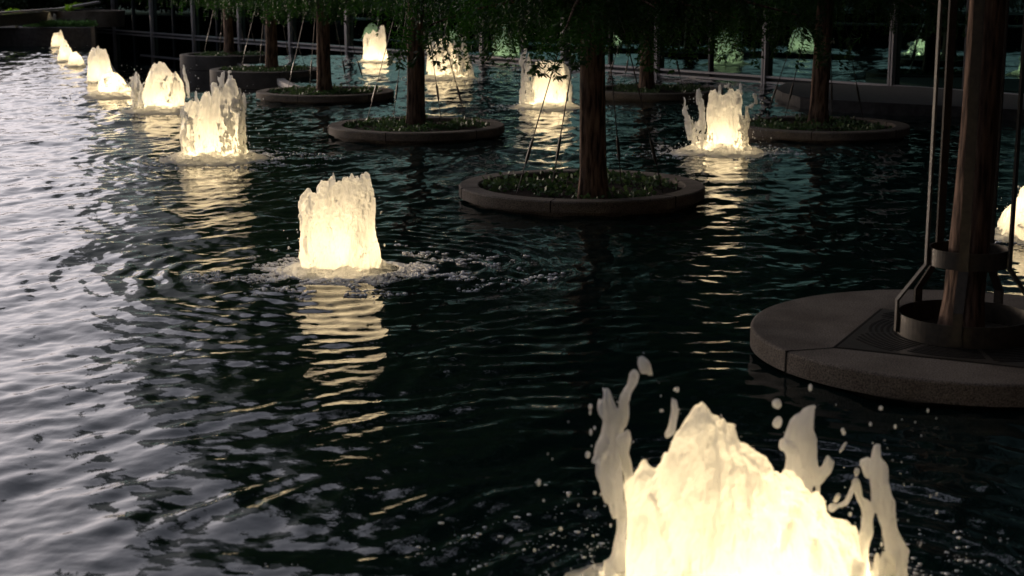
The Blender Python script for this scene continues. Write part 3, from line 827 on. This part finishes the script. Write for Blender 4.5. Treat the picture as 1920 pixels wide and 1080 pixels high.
    if foam:
        n_ = int(foam*8); a_ = g.random(n_)*2*math.pi; rr_ = skirt*(.85+foam_r*2.2*g.random(n_)**1.7)
        x_ = rr_*np.cos(a_)+foam_bias*rr_; y_ = rr_*np.sin(a_)*.8
        dn = vn((x_+p.x)*7, (y_+p.y)*7, 2.2)+.6*vn((x_+p.x)*19, (y_+p.y)*19, 4.2)
        kp = dn > (-.2+.8*(rr_-skirt*.85)/(skirt*foam_r*2.0)); x_, y_, rr_ = x_[kp], y_[kp], rr_[kp]
        rad = (.0025+.013*g.random(len(x_))**4)*(.6 if key == 'j' else 1)
        zz = wave((x_+p.x).astype(np.float32), (y_+p.y).astype(np.float32))
        blob_mesh('foam_bubbles', np.stack([x_, y_, zz+rad*.1], 1), rad, np.array([1.4, 1.1, .6]), root, seed+1, BUBBLE)['kind'] = 'stuff'
    # lamp under the jet
    ld = bpy.data.lights.new('jet_lamp', 'POINT'); ld.energy = power*min(1.0, (chw/.24)**1.6); ld.color = (1.0, .745, .41); ld.shadow_soft_size = .13 if chw > .15 else .06
    lo = bpy.data.objects.new('jet_lamp', ld); COL.objects.link(lo); lo.parent = root; lo.location = (cmid*.3, 0, .15 if chw > .15 else .08)
    if cur:
        for q in range(5):  # added fill lights that brighten the curtain, beyond the jet's own lamp
            a_ = 2*math.pi*(q+.25)/5
            l2 = bpy.data.lights.new('curtain_fill', 'POINT'); l2.energy = power*(.24 if key == 'j' else .12); l2.color = (1.0, .745, .41); l2.shadow_soft_size = .05
            o2 = bpy.data.objects.new('curtain_fill', l2); COL.objects.link(o2); o2.parent = root
            o2.location = (umid+uhw*.70*math.cos(a_), uhw*.62*(depth or 1)*math.sin(a_), .05)
    return root

fountain('i', 'dense rounded jet at left centre, brightest and nearest of the left row',
    [(566, 505), (566, 378), (572, 370), (582, 362), (596, 366), (602, 350), (620, 343), (625, 333), (631, 346), (641, 345), (655, 334), (675, 341), (684, 333), (693, 335), (697, 350), (704, 355), (704, 375), (707, 440), (712, 500)],
    drops=30, foam=2600, foam_r=1.05, seed=2, foam_bias=.18, power=3.0)
fountain('h', 'tall splashing jet with holes in its curtain, behind the bright left jet',
    [(352, 298), (352, 200), (358, 192), (372, 185), (378, 195), (388, 178), (396, 173), (402, 187), (408, 164), (416, 163), (420, 176), (424, 168), (430, 160), (436, 153), (444, 153), (450, 166), (456, 162), (459, 175), (456, 230), (448, 298)],
    [(333, 298), (331, 240), (338, 205), (350, 193), (372, 190), (400, 185), (430, 170), (455, 163), (463, 180), (461, 225), (468, 255), (474, 298)],
    strands=[[(371, 176, 3), (377, 205, 5)], [(424, 142, 2.5), (418, 172, 4)], [(431, 140, 2.5), (431, 160, 4)], [(408, 163, 5), (410, 190, 10)], [(443, 156, 6), (446, 200, 12)]],
    drops=110, foam=700, seed=3, hole=.6, foam_bias=.25)
fountain('g', 'domed jet with side spray, left of the tall concrete drums',
    [(273, 208), (274, 165), (280, 140), (288, 125), (296, 121), (303, 119), (311, 121), (319, 130), (325, 146), (334, 136), (340, 150), (343, 208)],
    [(242, 208), (243, 185), (249, 152), (256, 138), (263, 147), (270, 150), (300, 140), (335, 138), (342, 150), (350, 160), (352, 208)],
    strands=[[(345, 126, 1.5), (346, 150, 3.5), (350, 185, 3)], [(256, 137, 2), (254, 160, 6)]],
    drops=90, foam=260, seed=4, hole=.8)
fountain('f', 'low ragged jet with unlit spray beside it, between two domed jets',
    [(187, 180), (189, 150), (195, 144), (204, 138), (212, 136), (218, 139), (226, 145), (240, 160), (244, 180)],
    [(187, 180), (190, 148), (205, 142), (225, 145), (232, 131), (238, 146), (246, 144), (255, 136), (262, 146), (269, 165), (272, 180)], drops=40, foam=100, seed=5, voxpx=1.1, hole=.5)
fountain('e', 'smooth domed jet with a small peak, in front of the glass corner',
    [(166, 155), (169, 125), (172, 100), (177, 92), (184, 93), (188, 86), (192, 93), (200, 95), (205, 106), (207, 130), (212, 155)], drops=25, foam=120, seed=6, voxpx=1.1)
fountain('a', 'farthest jet of the left row, right against the dark end wall',
    [(98, 90), (99, 70), (103, 63), (108, 62), (112, 63), (115, 57), (118, 61), (120, 78), (121, 90)], drops=6, foam=50, seed=7, voxpx=.8)
fountain('b', 'second farthest jet of the left row, small and pointed',
    [(105, 101), (112, 94), (117, 84), (119, 77), (123, 75), (127, 79), (129, 101)], drops=6, foam=50, seed=8, voxpx=.8)
fountain('c', 'third farthest jet of the left row, rounded top',
    [(110, 117), (113, 96), (119, 88), (127, 86), (134, 91), (137, 117)], drops=6, foam=50, seed=9, voxpx=.8)
fountain('d', 'fourth farthest jet of the left row, lowest dome',
    [(128, 125), (132, 106), (138, 99), (145, 98), (151, 105), (155, 113), (157, 125)], drops=6, foam=50, seed=10, voxpx=.8)
fountain('k', 'narrow spiky jet under hanging fronds near the glass front',
    [(682, 117), (683, 68), (688, 63), (695, 66), (699, 58), (704, 62), (711, 63), (715, 51), (721, 50), (723, 72), (727, 117)],
    [(678, 117), (682, 75), (690, 62), (700, 60), (718, 52), (724, 75), (730, 117)], drops=25, foam=150, seed=11, voxpx=1.0, hole=.5)
fountain('l', 'wide thin jet full of gaps behind a slanting guy wire',
    [(806, 148), (809, 92), (818, 80), (828, 76), (842, 80), (854, 92), (860, 120), (862, 148)],
    [(799, 148), (800, 68), (808, 66), (816, 73), (826, 67), (836, 66), (848, 74), (858, 80), (868, 73), (871, 90), (876, 108), (885, 130), (888, 148)],
    strands=[[(806, 72, 5), (805, 130, 4)], [(868, 76, 3), (874, 105, 4), (886, 145, 3)]], drops=60, foam=240, seed=12, voxpx=1.1, hole=.7, front=.35)
fountain('m', 'jet behind hanging fronds beside the thick mid pool trunk',
    [(996, 201), (998, 132), (1006, 120), (1020, 117), (1035, 120), (1046, 118), (1052, 119), (1058, 135), (1060, 201)],
    [(977, 201), (977, 125), (983, 105), (988, 98), (1000, 120), (1030, 118), (1050, 118), (1064, 128), (1069, 150), (1070, 201)],
    strands=[[(986, 97, 2.5), (977, 120, 3.5), (980, 160, 3.5), (980, 198, 4)], [(1050, 118, 4), (1066, 135, 3.5), (1070, 195, 3)]], drops=60, foam=300, seed=13, voxpx=1.1, hole=1.1)
fountain('n', 'wild splashing jet with loose strands right of the thick trunk',
    [(1325, 286), (1326, 184), (1331, 175), (1338, 171), (1343, 181), (1350, 182), (1357, 179), (1364, 170), (1370, 170), (1376, 175), (1384, 172), (1387, 190), (1390, 215), (1388, 286)],
    [(1290, 286), (1288, 226), (1296, 218), (1306, 224), (1313, 205), (1322, 205), (1390, 205), (1398, 208), (1404, 200), (1411, 196), (1413, 230), (1409, 286)],
    strands=[[(1280, 186, 1.6), (1285, 205, 2.4), (1283, 216, 3), (1291, 230, 6), (1297, 260, 5)], [(1307, 173, 2.6), (1311, 190, 4.5), (1314, 215, 4.5), (1318, 240, 5)], [(1347, 166, 2), (1348, 182, 4)],
             [(1386, 163, 2), (1385, 180, 4)], [(1359, 166, 3.2), (1363, 160, 1.2)], [(1413, 182, 2.2), (1414, 194, 3.2), (1408, 202, 3), (1398, 203, 3), (1402, 225, 3)]],
    drops=190, foam=420, seed=14, voxpx=1.15, hole=1.2)
fountain('o', 'jet cut by the right edge behind the steel tree guard',
    [(1872, 445), (1880, 430), (1890, 405), (1905, 380), (1916, 352), (1930, 340), (1950, 335), (1975, 350), (1990, 380), (2000, 445)], drops=30, foam=200, seed=15, voxpx=1.6)
fountain('j', 'largest foreground jet at bottom right throwing blurred strands of water',
    [(1180, 1150), (1185, 930), (1200, 900), (1215, 885), (1236, 888), (1250, 858), (1258, 822), (1276, 795), (1292, 770), (1304, 765), (1318, 778), (1330, 792), (1344, 785), (1356, 800), (1373, 798), (1378, 816), (1386, 836), (1410, 845), (1432, 862), (1440, 882), (1466, 884), (1500, 915), (1530, 945), (1546, 976), (1590, 985), (1600, 1020), (1610, 1060), (1615, 1150)],
    [(1168, 1150), (1172, 1010), (1190, 930), (1230, 900), (1400, 900), (1500, 930), (1560, 960), (1600, 985), (1640, 1000), (1690, 1050), (1712, 1150)],
    strands=[[(1134, 742, 6), (1143, 780, 8), (1152, 820, 11), (1135, 860, 12), (1125, 890, 12), (1135, 925, 12), (1160, 960, 13), (1165, 1000, 12), (1160, 1040, 10), (1165, 1100, 22)],
             [(1182, 722, 7), (1170, 750, 9), (1160, 770, 9), (1158, 820, 11), (1165, 860, 14), (1158, 900, 13), (1168, 940, 12), (1172, 990, 10)], [(1160, 830, 9), (1182, 872, 9), (1197, 905, 8), (1200, 950, 12)], [(1146, 880, 10), (1143, 915, 10), (1155, 950, 9)],
             [(1214, 702, 7), (1219, 720, 8), (1230, 740, 6)], [(1218, 772, 6), (1219, 776, 6)], [(1260, 762, 5), (1256, 775, 4), (1264, 805, 7), (1262, 840, 9)],
             [(1510, 802, 12), (1505, 830, 20), (1500, 870, 26), (1515, 920, 22), (1520, 960, 20)], [(1480, 850, 12), (1472, 890, 14)],
             [(1592, 862, 10), (1575, 880, 9), (1550, 910, 8), (1535, 932, 7)],
             [(1646, 850, 9), (1652, 890, 16), (1660, 930, 18), (1668, 970, 16), (1680, 1010, 14), (1695, 1060, 22), (1700, 1110, 20)], [(1632, 895, 10), (1650, 910, 14)],
             [(1600, 922, 12), (1612, 950, 14), (1632, 975, 12), (1628, 1010, 9), (1618, 1045, 9), (1620, 1100, 12)], [(1612, 940, 10), (1592, 975, 11), (1570, 985, 14)],
             [(1463, 790, 3.5), (1464, 794, 3.5)], [(1468, 827, 5), (1467, 830, 5)], [(1520, 787, 3), (1520, 790, 3)], [(1560, 945, 6), (1556, 955, 6)], [(1580, 935, 5), (1578, 946, 6)], [(1604, 903, 5), (1605, 908, 5)]],
    drops=120, foam=600, foam_r=.8, seed=16, voxpx=3.2, power=3.0, depth=.8, hole=.8, front=6.0)
# distant jet beyond the planted ledges
FOUNT['p'] = (92, 42); FP['p'] = Vector((at(92, 42, .6).x, at(92, 42, .6).y, 0))
pr_ = fountain('p', 'small distant jet beyond the planted ledges at top left',
    [(79, 44), (80, 28), (83, 25), (86, 33), (88, 24), (91, 22), (95, 26), (97, 36), (100, 34), (103, 27), (105, 31), (104, 44)], drops=4, foam=0, seed=17, voxpx=.8, power=.9)  # its lamp stands in for sky light on the spray
pr_.location.z = .62
